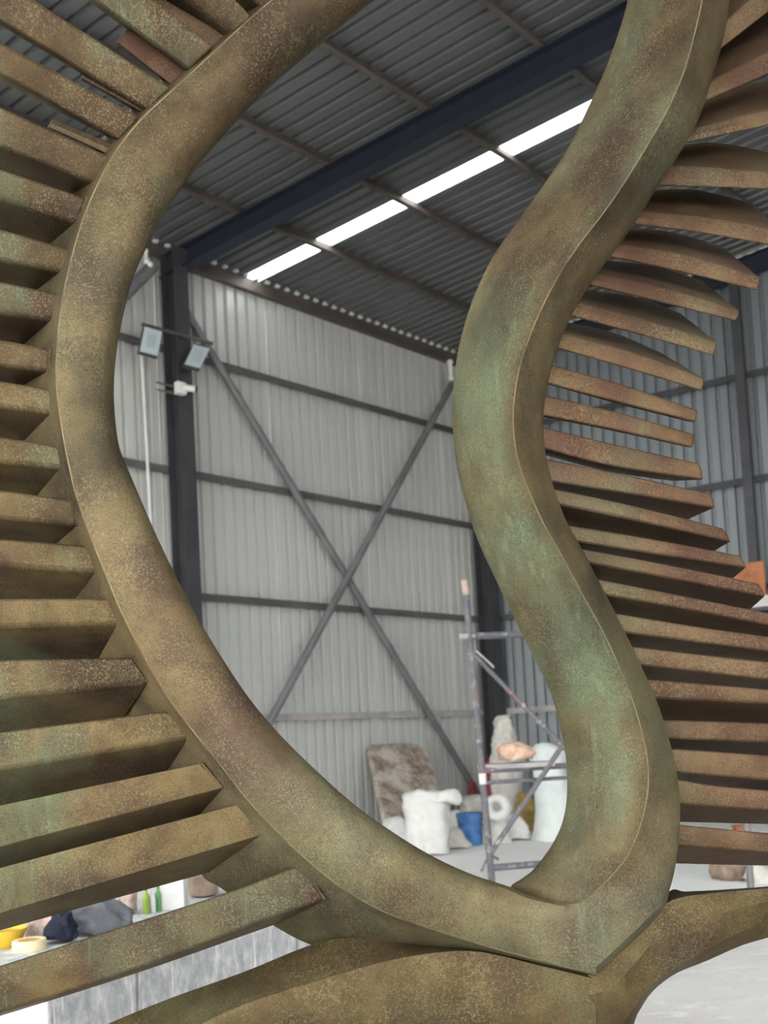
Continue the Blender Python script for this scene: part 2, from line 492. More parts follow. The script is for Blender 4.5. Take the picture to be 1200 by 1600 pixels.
# roof
ce = struct(empty('ceiling'), 'dark corrugated metal roof on brown purlins')
ce.location = CORNER
TL = 27.0
rup = rr + Z * SLOPE
rn = (-dw).cross(rup).normalized()
if rn.z < 0: rn = -rn
s_a = [roof_st(x, y) for x, y in ((395, 421), (900, 172))]
s_b = [roof_st(x, y) for x, y in ((403, 437), (905, 196))]
SKY0 = (s_b[0][0] + s_b[1][0]) / 2; SKY1 = (s_a[0][0] + s_a[1][0]) / 2
if SKY0 > SKY1: SKY0, SKY1 = SKY1, SKY0
print('skylight s', s_a, s_b, SKY0, SKY1)
rme = None
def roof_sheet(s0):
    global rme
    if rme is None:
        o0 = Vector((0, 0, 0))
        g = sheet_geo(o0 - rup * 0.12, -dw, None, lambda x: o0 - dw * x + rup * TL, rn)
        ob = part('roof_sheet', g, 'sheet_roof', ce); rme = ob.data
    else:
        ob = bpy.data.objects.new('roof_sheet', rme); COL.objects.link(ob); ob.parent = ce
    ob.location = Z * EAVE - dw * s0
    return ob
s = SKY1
sky_added = []
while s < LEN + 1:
    if 12 < s < 22 and int(s - SKY1 + 0.5) % 3 == 1: sky_added.append(s)      # unseen skylight strips added overhead to light the sculpture and floor
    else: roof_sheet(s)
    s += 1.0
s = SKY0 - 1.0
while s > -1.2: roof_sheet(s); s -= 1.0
def sky_panel(s0, s1):
    V = [Z * EAVE - dw * a + rup * b + rn * c for c in (0.0, 0.004) for a in (s0, s1) for b in (-0.1, TL)]
    return part('skylight_panel', (V, [(0, 1, 3, 2), (4, 6, 7, 5), (0, 4, 5, 1), (2, 3, 7, 6), (0, 2, 6, 4), (1, 5, 7, 3)]), 'skylight', ce)
sky_panel(SKY0, SKY1)
for s in sky_added: sky_panel(s, s + 1.0)  # added panels out of view, there for their light from above
# purlins, by where they cross the skylight
ts = [roof_st(x, y)[1] for x, y in ((505, 378), (645, 310), (790, 235))]
print('purlin t', ts)
stepp = (ts[2] - ts[0]) / 2
k = 1
tl = [ts[0] + stepp * i for i in range(0, 13)]
for t in tl:
    if t > TL: break
    p0 = Z * (EAVE + SLOPE * t - 0.075) + rr * t + dw * 0.1; p1 = p0 - dw * (LEN + 0.5)
    hz = rn
    g = join([beam_geo(p0, p1, rn, 0.15, 0.014),
              beam_geo(p0 - rn * 0.07 + rup * 0.03, p1 - rn * 0.07 + rup * 0.03, rn, 0.014, 0.07),
              beam_geo(p0 + rn * 0.065 - rup * 0.03, p1 + rn * 0.065 - rup * 0.03, rn, 0.014, 0.07)])
    part('purlin', g, 'steel_purlin', ce)

# white boxes stand in for spots of daylight at the rib ends along the eave
cl = None
for i in range(int((LEN - 8) / PIT)):
    if cl is None:
        o_ = part('eave_light_dot', box_geo(Vector((0, 0, 0)), dw * 0.035, nw * 0.03, Z * 0.022), 'white', ce); cl = o_.data
    else:
        o_ = bpy.data.objects.new('eave_light_dot', cl); COL.objects.link(o_); o_.parent = ce
    o_.location = Z * (EAVE + 0.012) - dw * ((SKY1 + 0.1625 - 1.0 * math.ceil(SKY1) + i * PIT)) + nw * 0.14
# columns, rafters
def h_section(name, p0, p1, d1, d2, depth, width, mat, th=0.014):
    """H profile: web in plane of d1 (depth), flanges width along d2"""
    root = empty(name)
    root.location = p0
    q = p1 - p0; z0 = Vector((0, 0, 0))
    part('web', beam_geo(z0, q, d1, depth - 2 * th, th), mat, root)
    for sgn in (-1, 1):
        o_ = d1 * (sgn * (depth - th) / 2)
        part('flange', beam_geo(z0 + o_, q + o_, d1, th, width), mat, root)
    return root
S1 = wall_s(264, 650)
print('col1 s', S1)
CD = 0.34
def col_at(s, lab, mat='steel_dark'):
    c = h_section('steel_column', wall_pt(s, 0, 0.12 + CD / 2), wall_pt(s, EAVE - 0.15, 0.12 + CD / 2), nw, dw, CD, 0.24, mat)
    return tag(c, lab, 'column', 'steel columns of the hall')
col_at(S1, 'dark steel H column carrying the two floodlights')
cc = h_section('steel_column', wall_pt(0.22, 0, 0.30), wall_pt(0.22, EAVE - 0.12, 0.30), nw, dw, 0.30, 0.30, 'steel_dark')
tag(cc, 'dark steel column in the corner behind the scaffold', 'column', 'steel columns of the hall')
col_at(S1 * 2, 'dark steel column further left along the back wall, beyond the floodlights')

def rafter(s, lab, t0=0.0):
    dzc = -0.15 - 0.16
    p0 = roof_pt(s, t0, dzc); p1 = roof_pt(s, TL, dzc)
    r_ = h_section('roof_rafter', p0, p1, Z, dw, 0.30, 0.20, 'steel_blue')
    return tag(r_, lab, 'rafter', 'roof rafters')
rafter(S1, 'dark navy steel rafter running up from the floodlight column')
rafter(0.25, 'dark steel rafter along the top of the gable wall')
rafter(S1 * 2, 'dark steel rafter over the next bay to the left')

# gable post
def gab_t(x, y):
    p = on_plane(x, y, CORNER, ng); return (p - CORNER).dot(rr)
tpst = gab_t(1168, 680)
gp = h_section('steel_column', gab_pt(tpst, 0, 0.24), gab_pt(tpst, EAVE + SLOPE * tpst - 0.45, 0.24), ng, rr, 0.20, 0.15, 'steel_dark')
tag(gp, 'slim dark steel post on the gable wall behind the right fins', 'column', 'steel columns of the hall')

# cross bracing between the two columns
def wp(x, y, off): return on_plane(x, y, wall_pt(0, 0, off), nw)
br = part('diagonal_brace', tube_geo(wp(276, 462, 0.20), wp(752, 1250, 0.20), 0.062, 14), 'brace', None, True)
tag(br, 'dark steel brace pipe running down from the floodlight column to the corner', 'brace', 'wall bracing pipes')
pa = wp(712, 590, 0.33); pb = wp(415, 1140, 0.33); pb = pa + (pb - pa) * (pa.z - 0.25) / (pa.z - pb.z)
br = part('diagonal_brace', tube_geo(pa, pb, 0.062, 14), 'brace', None, True)
tag(br, 'lighter steel brace pipe rising towards the corner column', 'brace', 'wall bracing pipes')
# thin tie beside the brace and knee brace left of the column
kb = part('diagonal_brace', tube_geo(wp(243, 412, 0.5), wp(150, 505, 0.5), 0.085, 14), 'brace', None, True)
tag(kb, 'thick grey brace pipe left of the floodlight column top', 'brace', 'wall bracing pipes')
cp = part('conduit_pipe', tube_geo(wp(221, 548, 0.16), wp(238, 860, 0.16), 0.022, 10), 'white', None, True)
tag(cp, 'thin white conduit pipe on the wall left of the column', 'pipe')
def elbow(name, pts, r, mat, lab, cat):
    root = empty(name); root.location = pts[0]
    for a, b in zip(pts[:-1], pts[1:]):
        part('pipe_length', tube_geo(a - pts[0], b - pts[0], r, 10), mat, root, True)
    for a in pts:
        part('pipe_cap', lathe(a - pts[0] - Z * r * 1.2, [(r * .7, 0), (r * 1.3, r * .5), (r * 1.5, r * 1.2), (r * 1.3, r * 1.9), (r * .7, r * 2.4)], 12), mat, root, True)
    return tag(root, lab, cat)
elbow('downpipe', [wp(227, 392, 0.72), wp(229, 408, 0.72), wp(235, 413, 0.72)], 0.028, 'white', 'small white pipe bend under the rafter end', 'pipe')
elbow('tube_lamp', [wp(703, 566, 0.48), wp(705, 591, 0.48)], 0.04, 'white', 'short white tube lamp high in the far corner', 'lamp')

# floodlights on a bar
def floodlight(px_corners, off, lab):
    tl, tr, br_, bl = [wp(x, y, o) for (x, y), o in zip(px_corners, off)]
    c = (tl + tr + br_ + bl) / 4
    n = (tr - tl).cross(bl - tl).normalized()
    if n.dot(CAM - c) < 0: n = -n
    root = empty('floodlight'); root.location = c
    q = [p - c for p in (tl, tr, br_, bl)]
    def slab_(k, z0, z1):
        v = [p * k + n * z0 for p in q] + [p * k + n * z1 for p in q]
        return v, [(0, 1, 2, 3), (7, 6, 5, 4), (0, 4, 5, 1), (1, 5, 6, 2), (2, 6, 7, 3), (3, 7, 4, 0)]
    b = part('housing', slab_(1.0, -0.06, 0.0), 'steel_dark', root); bevel(b, 0.01)
    gl = part('glass_panel', slab_(0.93, 0.0, 0.006), 'lamp_glass', root)
    part('led_board', slab_(0.5, 0.006, 0.010), 'lamp_led', gl)
    for i in range(3):
        u = (q[1] - q[0]) * (-0.3 + 0.3 * i)
        part('cooling_fin', beam_geo((q[0] + q[1]) * 0.4 + u - n * 0.08, (q[2] + q[3]) * 0.4 + u - n * 0.08, q[1] - q[0], 0.01, 0.05), 'steel_dark', b)
    tp = (q[0] + q[1]) / 2
    part('bracket', beam_geo(tp - n * 0.05, tp - n * 0.05 + Z * 0.06, q[1] - q[0], (q[1] - q[0]).length * 0.6, 0.012), 'steel_dark', root)
    return tag(root, lab, 'floodlight', 'floodlights on the column')
floodlight([(225, 509), (254, 517), (247, 558), (217, 550)], (0.62, 0.62, 0.72, 0.72), 'square white floodlight hanging left of the dark column')
floodlight([(302, 537), (329, 544), (313, 577), (287, 570)], (0.62, 0.62, 0.85, 0.85), 'tilted square floodlight hanging right of the column')
fb = part('mounting_bar', beam_geo(wp(222, 507, 0.51), wp(332, 537, 0.51), Z, 0.04, 0.04), 'steel_girt')
tag(fb, 'slim steel bar across the column holding both floodlights', 'bar')
# security camera
c0 = wp(282, 607, 0.58)
sc_ = empty('security_camera'); sc_.location = c0
b = part('mount_box', box_geo(Vector((0, 0, 0)), dw * 0.075, nw * 0.05, Z * 0.085), 'white', sc_); bevel(b, 0.015)
lens_d = (dw * 0.85 + nw * 0.3 - Z * 0.05).normalized()
part('camera_body', tube_geo(lens_d * 0.02 + Z * 0.01 + nw * 0.03, lens_d * 0.17 + Z * 0.0 + nw * 0.06, 0.045, 14), 'white', sc_, True)
part('lens_hood', tube_geo(lens_d * 0.165 + nw * 0.06, lens_d * 0.20 + nw * 0.062, 0.043, 14), 'black', sc_, True)
part('clamp_band', beam_geo(-dw * 0.34 + Z * 0.03 - nw * .06, dw * 0.02 + Z * 0.03 - nw * .06, Z, 0.02, 0.02), 'steel_girt', sc_)
part('clamp_band', beam_geo(-dw * 0.34 - Z * 0.07 - nw * .06, dw * 0.02 - Z * 0.07 - nw * .06, Z, 0.02, 0.02), 'steel_girt', sc_)
tag(sc_, 'small white security camera mounted on the dark column', 'camera')


# ================================================================== THE SCULPTURE
D0 = 2.5
sculpt = empty('bronze_sculpture')
tag(sculpt, 'large patinated bronze loop sculpture with rows of fins on both sides', 'sculpture')
_sp = on_floor(800, 2080); sculpt.location = Vector((_sp.x, P(800, 1600, D0).y, 0)); SO = sculpt.location.copy()
def S(pt, dd): return P(pt[0], pt[1], D0 + dd) - SO

def loft_obj(name, rows, mat, parent, wearcols=(), k=4, caps=True, sharp=38, verd=None, umber=None):
    """rows: list of sections, each a list of (px, py, dd); smooth along, closed around"""
    flat = [tuple(v for p in row for v in p) for row in rows]
    fine = spline(flat, k)
    n = len(rows[0]); V = []; wear = []; vd = []; um = []
    for ri, r_ in enumerate(fine):
        for j in range(n):
            vd.append(verd(ri / k, j) if verd else 0.0); um.append(umber(ri / k, j) if umber else 0.0)
            V.append(S((r_[3 * j], r_[3 * j + 1]), r_[3 * j + 2]))
            wear.append(1.0 if j in wearcols else 0.0)
    fs = []
    R_ = len(fine)
    for i in range(R_ - 1):
        for j in range(n):
            jj = (j + 1) % n
            fs.append((i * n + j, i * n + jj, (i + 1) * n + jj, (i + 1) * n + j))
    if caps:
        fs.append(tuple(range(n))); fs.append(tuple((R_ - 1) * n + j for j in range(n)))
    return mesh_obj(name, V, fs, mat, parent, True, sharp, wear, vd if verd else None, um if umber else None)

# ---- left band: rows (E outer front edge, N inner edge, W back of the fin web)
LB = [((560, -110), (665, -55), (545, -125)), ((480, -45), (575, 8), (465, -58)), ((395, 25), (478, 88), (378, 15)),
      ((330, 85), (405, 152), (312, 72)), ((270, 140), (345, 217), (250, 125)), ((222, 185), (298, 275), (203, 170)),
      ((180, 237), (258, 332), (155, 222)), ((150, 293), (230, 385), (120, 282)), ((127, 350), (207, 438), (92, 345)),
      ((110, 410), (192, 495), (66, 408)), ((97, 470), (182, 550), (45, 475)), ((89, 540), (178, 605), (30, 545)),
      ((88, 600), (180, 655), (20, 605)), ((95, 660), (187, 700), (20, 665)), ((105, 715), (203, 740), (32, 720)),
      ((119, 775), (222, 785), (48, 780)), ((140, 835), (246, 840), (66, 840)), ((166, 900), (275, 900), (90, 905)),
      ((189, 955), (303, 955), (110, 960)), ((219, 1015), (342, 1020), (137, 1025)), ((253, 1075), (385, 1085), (172, 1090)),
      ((292, 1130), (430, 1140), (212, 1155)), ((340, 1190), (490, 1200), (250, 1215)), ((387, 1250), (555, 1258), (285, 1290)),
      ((430, 1296), (618, 1303), (314, 1365)), ((478, 1342), (680, 1340), (347, 1389)), ((535, 1388), (740, 1367), (427, 1446)),
      ((605, 1427), (795, 1385), (497, 1480)), ((675, 1452), (830, 1400), (580, 1492)), ((750, 1476), (868, 1409), (700, 1500)),
      ((840, 1500), (890, 1412), (830, 1518)), ((933, 1523), (905, 1412), (926, 1532))]
def unit(a, b):
    d = (b[0] - a[0], b[1] - a[1]); l = math.hypot(*d) or 1; return (d[0] / l, d[1] / l)
LB = [((1010, -400), (1020, -300), (1010, -420)), ((880, -345), (925, -262), (875, -365)), ((760, -270), (835, -195), (750, -290)), ((655, -185), (748, -122), (640, -203))] + LB
rows = []
nL = len(LB) - 4
for i, (E_, N_, W_) in enumerate(LB, -4):
    f = max(0.0, (i - 25) / (nL - 1 - 25))
    nd_ = 0.065 * (1 - f) + 0.0 * f
    u = unit(E_, N_)
    e1 = (E_[0] + u[0] * 1.6, E_[1] + u[1] * 1.6)
    uw = unit(E_, W_); e2 = (E_[0] + uw[0] * 1.5, E_[1] + uw[1] * 1.5)
    g1 = lerp2(E_, W_, 0.22)
    tl_ = 0.085 * min(1.0, max(0.0, (13 - i) / 13)); nd_ += tl_
    webd = 0.20 - 0.08 * f
    wf = 1 - f
    rows.append([(*E_, 0.0), (*e1, -0.002), (*lerp2(E_, N_, 0.3), -0.014 * wf + tl_ * 0.3), (*lerp2(E_, N_, 0.6), -0.012 * wf + tl_ * 0.6),
                 (*lerp2(E_, N_, 0.82), 0.004 * wf + tl_ * 0.82), (*lerp2(E_, N_, 0.95), 0.028 * wf + tl_ * 0.95), (*N_, nd_),
                 (*lerp2(N_, E_, 0.06), nd_ + 0.07), (*lerp2(N_, E_, 0.35), 0.24), (*lerp2(W_, E_, 0.25), 0.29),
                 (*W_, webd + 0.03), (*g1, 0.060), (*e2, 0.010)])
def bump1(x, c, w_): return max(0.0, 1 - ((x - c) / w_) ** 2)
def verd_left(i, j):
    i -= 4
    if 7 <= j <= 9: return 0.0
    return 0.30 * bump1(i, 26, 5) + 0.35 * bump1(i, 30.5, 2.5) + 0.15 * bump1(i, 11, 6)
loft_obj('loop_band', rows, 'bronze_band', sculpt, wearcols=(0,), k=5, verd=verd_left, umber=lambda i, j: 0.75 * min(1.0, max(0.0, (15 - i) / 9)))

# ---- right band: rows (I inner silhouette, C crest, O outer edge)
RB = [((1000, -110), (1112, -100), (1150, -100)), ((983, -10), (1099, -10), (1141, -5)), ((967, 50), (1086, 50), (1131, 58)),
      ((945, 110), (1070, 108), (1112, 125)), ((918, 170), (1045, 168), (1092, 185)), ((888, 230), (1012, 226), (1063, 238)),
      ((850, 288), (978, 282), (1032, 285)), ((812, 342), (942, 334), (1002, 333)), ((777, 390), (908, 378), (970, 380)),
      ((752, 437), (877, 424), (937, 423)), ((731, 490), (852, 470), (906, 470)), ((716, 548), (830, 520), (881, 520)),
      ((708, 605), (813, 570), (863, 572)), ((707, 660), (804, 620), (852, 622)), ((713, 725), (802, 662), (849, 668)),
      ((726, 780), (808, 712), (853, 712)), ((744, 838), (823, 758), (864, 757)), ((770, 896), (848, 815), (884, 812)),
      ((800, 958), (880, 872), (912, 862)), ((830, 1020), (912, 932), (942, 920)), ((857, 1075), (941, 985), (972, 978)),
      ((874, 1130), (967, 1040), (1001, 1038)), ((884, 1185), (988, 1093), (1026, 1095)), ((886, 1238), (1002, 1140), (1043, 1147)),
      ((880, 1280), (1012, 1190), (1056, 1198)), ((867, 1312), (1012, 1237), (1062, 1245)), ((850, 1338), (1001, 1288), (1062, 1295)),
      ((832, 1360), (982, 1335), (1057, 1343)), ((815, 1373), (956, 1368), (1047, 1388)), ((797, 1388), (930, 1393), (1028, 1432)),
      ((800, 1428), (903, 1412), (933, 1523))]
RB = [((1000, -375), (1085, -400), (1100, -418)), ((1020, -300), (1118, -305), (1142, -312)), ((1014, -205), (1120, -200), (1153, -205))] + RB
rows = []
nR = len(RB) - 3
for i, (I_, C_, O_) in enumerate(RB, -3):
    f = max(0.0, (i - 24) / (nR - 1 - 24))
    cdp = -0.03 * (1 - f)
    od = 0.075 * (1 - f)
    u1 = unit(C_, I_); u2 = unit(C_, O_)
    c1 = (C_[0] + u1[0] * 1.5, C_[1] + u1[1] * 1.5); c2 = (C_[0] + u2[0] * 1.5, C_[1] + u2[1] * 1.5)
    idp = 0.17
    def mid(t, bulge): return (*lerp2(C_, I_, t), cdp + (idp - cdp) * t - bulge)
    rows.append([(*C_, cdp), (*c1, cdp + 0.004), mid(0.25, 0.006), mid(0.5, 0.012), mid(0.75, 0.016), mid(0.93, 0.012), (*I_, idp),
                 (*lerp2(I_, C_, 0.12), 0.27), (*lerp2(I_, O_, 0.5), 0.33), (*lerp2(O_, C_, 0.2), 0.30), (*lerp2(O_, C_, 0.03), 0.16),
                 (*O_, od + 0.03), (*lerp2(O_, C_, 0.10), od), (*lerp2(C_, O_, 0.5), cdp + (od - cdp) * 0.44), (*c2, cdp + 0.003)])
def verd_right(i, j):
    i -= 3
    if 2 <= j <= 6:
        return 0.9 * bump1(i, 13.5, 5) + 0.85 * bump1(i, 21, 5) + (0.5 * bump1(i, 3, 4) if j in (4, 5) else 0)  + 0.3 * bump1(i, 27, 4)
    if j in (0, 1): return 0.5 * bump1(i, 5, 3.5) + 0.5 * bump1(i, 19, 6) + 0.34 * bump1(i, 30, 2)
    return 0.12 + 0.35 * bump1(i, 22, 4) + 0.22 * bump1(i, 30, 2)
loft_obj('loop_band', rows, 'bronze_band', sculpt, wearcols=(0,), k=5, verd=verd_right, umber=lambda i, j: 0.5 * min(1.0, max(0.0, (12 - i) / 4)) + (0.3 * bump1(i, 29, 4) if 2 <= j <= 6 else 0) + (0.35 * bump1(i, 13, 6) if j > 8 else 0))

# ---- fins
def poly_at(pts, t):
    """point on a polyline at fraction t of its length"""
    L = [0]
    for a, b in zip(pts[:-1], pts[1:]): L.append(L[-1] + math.hypot(b[0] - a[0], b[1] - a[1]))
    d = t * L[-1]
    for i in range(len(pts) - 1):
        if d <= L[i + 1] or i == len(pts) - 2:
            q = (d - L[i]) / max(1e-6, L[i + 1] - L[i]); return lerp2(pts[i], pts[i + 1], q)

def fin(top, bot, back, side, d_root, d_tip, deep, mat, back_thin=0.8, n=10, root_ext=0.0, tilt=0.0, bev=0.010, umber=0.0):
    """top/bot: front face edges root to tip; back: visible rear edge; side 'under' or 'over'"""
    def ext(p):
        if not root_ext: return p
        a, b = p[0], p[1]; u = unit(b, a); return [(a[0] + u[0] * root_ext, a[1] + u[1] * root_ext)] + list(p)
    top, bot, back = ext(top), ext(bot), ext(back)
    def sm(pts):
        if len(pts) < 3: return pts
        return spline(pts, 6)
    top, bot, back = sm(top), sm(bot), sm(back)
    V = []; n_ = 6
    for i in range(n + 1):
        t = i / n
        a = poly_at(top, t); b = poly_at(bot, t); c = poly_at(back, t)
        d = d_root + (d_tip - d_root) * t
        th = ((b[0] - a[0]) * back_thin, (b[1] - a[1]) * back_thin)
        if side == 'under':
            h = (c[0] - th[0], c[1] - th[1]); bt, bb = h, c
        else:
            h = (c[0] + th[0], c[1] + th[1]); bt, bb = c, h
        for p, dd in ((a, d), (lerp2(a, b, 0.5), d - 0.004 + tilt * 0.5), (b, d + tilt), (bb, d + deep + tilt), (bt, d + deep)):
            V.append(S(p, dd))
    m_ = 5; fs = []
    for i in range(n):
        for j in range(m_):
            jj = (j + 1) % m_
            fs.append((i * m_ + j, i * m_ + jj, (i + 1) * m_ + jj, (i + 1) * m_ + j))
    fs.append(tuple(range(m_))); fs.append(tuple(n * m_ + j for j in range(m_)))
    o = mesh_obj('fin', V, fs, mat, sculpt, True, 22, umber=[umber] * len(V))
    bevel(o, bev, 3)
    return o

RF = [  # right-hand fins, top to bottom: (top edge, bottom edge, visible rear edge, side)
    ([(1137, 30), (1290, -100)], [(1128, 76), (1300, -58)], [(1140, -20), (1290, -150)], 'over'),
    ([(1113, 125), (1200, 83), (1320, 28)], [(1100, 160), (1200, 117), (1320, 65)], [(1128, 58), (1200, 0), (1290, -65)], 'over'),
    ([(1080, 202), (1200, 172), (1300, 150)], [(1072, 225), (1200, 197), (1296, 178)], [(1100, 155), (1165, 131), (1260, 118)], 'over'),
    ([(1050, 258), (1200, 269), (1262, 276)], [(1030, 291), (1200, 297), (1256, 302)], [(1068, 226), (1120, 222), (1215, 240)], 'over'),
    ([(1007, 330), (1100, 340), (1222, 360)], [(995, 352), (1100, 366), (1216, 386)], [(1022, 296), (1090, 296), (1178, 318)], 'over'),
    ([(967, 380), (1080, 400), (1190, 435)], [(950, 402), (1065, 426), (1183, 455)], [(978, 356), (1050, 362), (1130, 385)], 'over'),
    ([(935, 427), (1040, 450), (1157, 486)], [(922, 447), (1030, 473), (1150, 503)], [(944, 406), (1025, 415), (1100, 440)], 'over'),
    ([(907, 472), (1010, 500), (1122, 535)], [(892, 495), (1000, 524), (1115, 557)], [(914, 453), (990, 462), (1065, 490)], 'over'),
    ([(883, 521), (990, 551), (1102, 592)], [(873, 546), (985, 578), (1097, 612)], [(890, 504), (958, 519), (1035, 552)], 'over'),
    ([(860, 569), (970, 600), (1090, 641)], [(855, 600), (970, 630), (1087, 660)], [(857, 601), (970, 632), (1080, 660)], 'under'),
    ([(850, 617), (970, 645), (1085, 679)], [(849, 650), (960, 672), (1082, 700)], [(850, 652), (960, 674), (1075, 699)], 'under'),
    ([(849, 667), (965, 695), (1094, 724)], [(852, 699), (958, 726), (1100, 747)], [(854, 712), (950, 737), (1052, 752)], 'under'),
    ([(856, 717), (980, 742), (1112, 771)], [(860, 750), (985, 769), (1118, 791)], [(867, 762), (965, 782), (1075, 805)], 'under'),
    ([(867, 763), (1000, 792), (1130, 825)], [(879, 787), (1010, 814), (1143, 844)], [(888, 817), (1000, 838), (1112, 857)], 'under'),
    ([(892, 821), (1020, 842), (1155, 867)], [(902, 844), (1030, 864), (1168, 884)], [(908, 855), (1020, 876), (1142, 901)], 'under'),
    ([(908, 857), (1045, 882), (1186, 911)], [(919, 877), (1055, 902), (1197, 929)], [(927, 902), (1045, 926), (1167, 952)], 'under'),
    ([(933, 904), (1070, 931), (1215, 960)], [(945, 927), (1080, 950), (1227, 979)], [(958, 955), (1080, 977), (1205, 996)], 'under'),
    ([(963, 958), (1100, 980), (1240, 999)], [(977, 986), (1110, 1003), (1250, 1021)], [(983, 1005), (1110, 1019), (1235, 1034)], 'under'),
    ([(985, 1009), (1120, 1025), (1265, 1040)], [(999, 1037), (1130, 1051), (1275, 1068)], [(1007, 1058), (1120, 1066), (1255, 1078)], 'under'),
    ([(1009, 1060), (1140, 1071), (1290, 1084)], [(1022, 1088), (1150, 1094), (1300, 1101)], [(1034, 1121), (1140, 1126), (1280, 1132)], 'under'),
    ([(1036, 1124), (1170, 1128), (1310, 1134)], [(1046, 1151), (1170, 1156), (1320, 1162)], [(1050, 1167), (1160, 1174), (1300, 1184)], 'under'),
    ([(1050, 1169), (1180, 1178), (1330, 1190)], [(1058, 1204), (1180, 1214), (1340, 1228)], [(1060, 1214), (1180, 1231), (1320, 1246)], 'under'),
    ([(1060, 1217), (1130, 1228), (1345, 1246)], [(1064, 1253), (1190, 1262), (1355, 1272)], [(1065, 1285), (1190, 1288), (1335, 1292)], 'under'),
    ([(1064, 1288), (1190, 1300), (1360, 1317)], [(1064, 1318), (1190, 1329), (1370, 1344)], [(1060, 1350), (1190, 1353), (1350, 1356)], 'under')]
for i, (t_, b_, k_, sd) in enumerate(RF):
    if i >= 11: b_ = [(x, y + 3) for x, y in b_]
    if 12 <= i <= 21: k_ = [(x - 1, y + 8) for x, y in k_]
    fin(t_, b_, k_, sd, 0.14, 0.17, 0.20, 'bronze_fin_right', root_ext=22, bev=0.006)

LF = [  # left-hand fins, top to bottom: root first
    ([(455, -42), (330, -150)], [(405, 8), (285, -90)], [(378, 30), (265, -70)], 'under'),
    ([(390, 20), (365, -5), (250, -90)], [(355, 52), (290, 0), (180, -80)], [(328, 72), (240, -2), (110, -95)], 'under'),
    ([(328, 67), (245, 0), (130, -90)], [(288, 107), (145, 0), (40, -75)], [(280, 108), (135, 0), (30, -75)], 'under'),
    ([(260, 132), (55, 0), (-90, -90)], [(225, 172), (0, 35), (-130, -40)], [(220, 172), (0, 40), (-130, -35)], 'under'),
    ([(212, 178), (0, 65), (-150, -12)], [(180, 216), (0, 118), (-160, 34)], [(172, 216), (0, 128), (-160, 46)], 'under'),
    ([(165, 240), (0, 165), (-150, 98)], [(140, 285), (0, 230), (-160, 168)], [(127, 299), (0, 254), (-160, 195)], 'under'),
    ([(128, 305), (0, 262), (-150, 214)], [(113, 347), (0, 312), (-160, 266)], [(92, 371), (0, 354), (-160, 315)], 'under'),
    ([(102, 385), (0, 356), (-150, 316)], [(95, 425), (0, 406), (-160, 372)], [(80, 446), (0, 438), (-160, 415)], 'under'),
    ([(87, 456), (0, 438), (-150, 408)], [(80, 500), (0, 490), (-160, 468)], [(50, 527), (0, 526), (-160, 515)], 'under'),
    ([(70, 542), (0, 529), (-150, 503)], [(69, 580), (0, 573), (-160, 557)], [(56, 597), (0, 592), (-160, 580)], 'under'),
    ([(77, 606), (0, 593), (-150, 570)], [(78, 646), (0, 635), (-160, 617)], [(33, 682), (0, 679), (-160, 668)], 'under'),
    ([(94, 696), (0, 680), (-150, 658)], [(96, 731), (0, 722), (-160, 707)], [(58, 766), (0, 762), (-160, 752)], 'under'),
    ([(108, 779), (0, 764), (-150, 746)], [(113, 821), (0, 810), (-160, 796)], [(92, 844), (0, 838), (-160, 830)], 'under'),
    ([(129, 850), (0, 840), (-150, 830)], [(148, 894), (0, 883), (-160, 872)], [(108, 931), (0, 930), (-160, 925)], 'under'),
    ([(167, 933), (0, 933), (-150, 933)], [(184, 975), (0, 979), (-160, 983)], [(142, 1024), (0, 1027), (-160, 1030)], 'under'),
    ([(198, 1025), (0, 1029), (-150, 1034)], [(227, 1067), (0, 1090), (-160, 1106)], [(187, 1112), (0, 1140), (-160, 1160)], 'under'),
    ([(254, 1110), (0, 1142), (-150, 1162)], [(292, 1154), (0, 1202), (-160, 1229)], [(250, 1200), (0, 1256), (-160, 1290)], 'under'),
    ([(306, 1194), (0, 1258), (-150, 1290)], [(340, 1233), (0, 1323), (-160, 1366)], [(298, 1275), (0, 1356), (-160, 1400)], 'under'),
    ([(367, 1258), (0, 1356), (-150, 1398)], [(410, 1304), (0, 1427), (-160, 1476)], [(320, 1365), (0, 1454), (-160, 1500)], 'under'),
    ([(462, 1350), (358, 1392), (0, 1508), (-150, 1558)], [(500, 1408), (417, 1437), (208, 1517), (0, 1583), (-160, 1632)],
     [(470, 1432), (425, 1447), (210, 1522), (0, 1588), (-160, 1638)], 'under')]
for i, (t_, b_, k_, sd) in enumerate(LF):
    if 5 <= i <= 17: k_ = [(x - 2, y + 14) for x, y in k_]
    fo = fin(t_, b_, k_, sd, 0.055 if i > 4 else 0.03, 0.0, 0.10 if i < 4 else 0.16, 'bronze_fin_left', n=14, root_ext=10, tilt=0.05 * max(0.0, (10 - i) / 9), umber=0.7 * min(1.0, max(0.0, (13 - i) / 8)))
    if i >= 5:
        u_ = unit(t_[1], t_[0]); u2_ = unit(b_[1], b_[0])
        pa_ = (t_[0][0] + u_[0] * 9, t_[0][1] + u_[1] * 9); pb_ = (b_[0][0] + u2_[0] * 8, b_[0][1] + u2_[1] * 8)
        ch = [S(lerp2(pa_, pb_, q_ / 4), 0.048 + 0.004 * math.sin(math.pi * q_ / 4)) for q_ in range(5)]
        wb_ = part('weld_bead', join([tube_geo(a_, b2, 0.0042, 8) for a_, b2 in zip(ch[:-1], ch[1:])]), 'bronze_fin_left', fo, True)
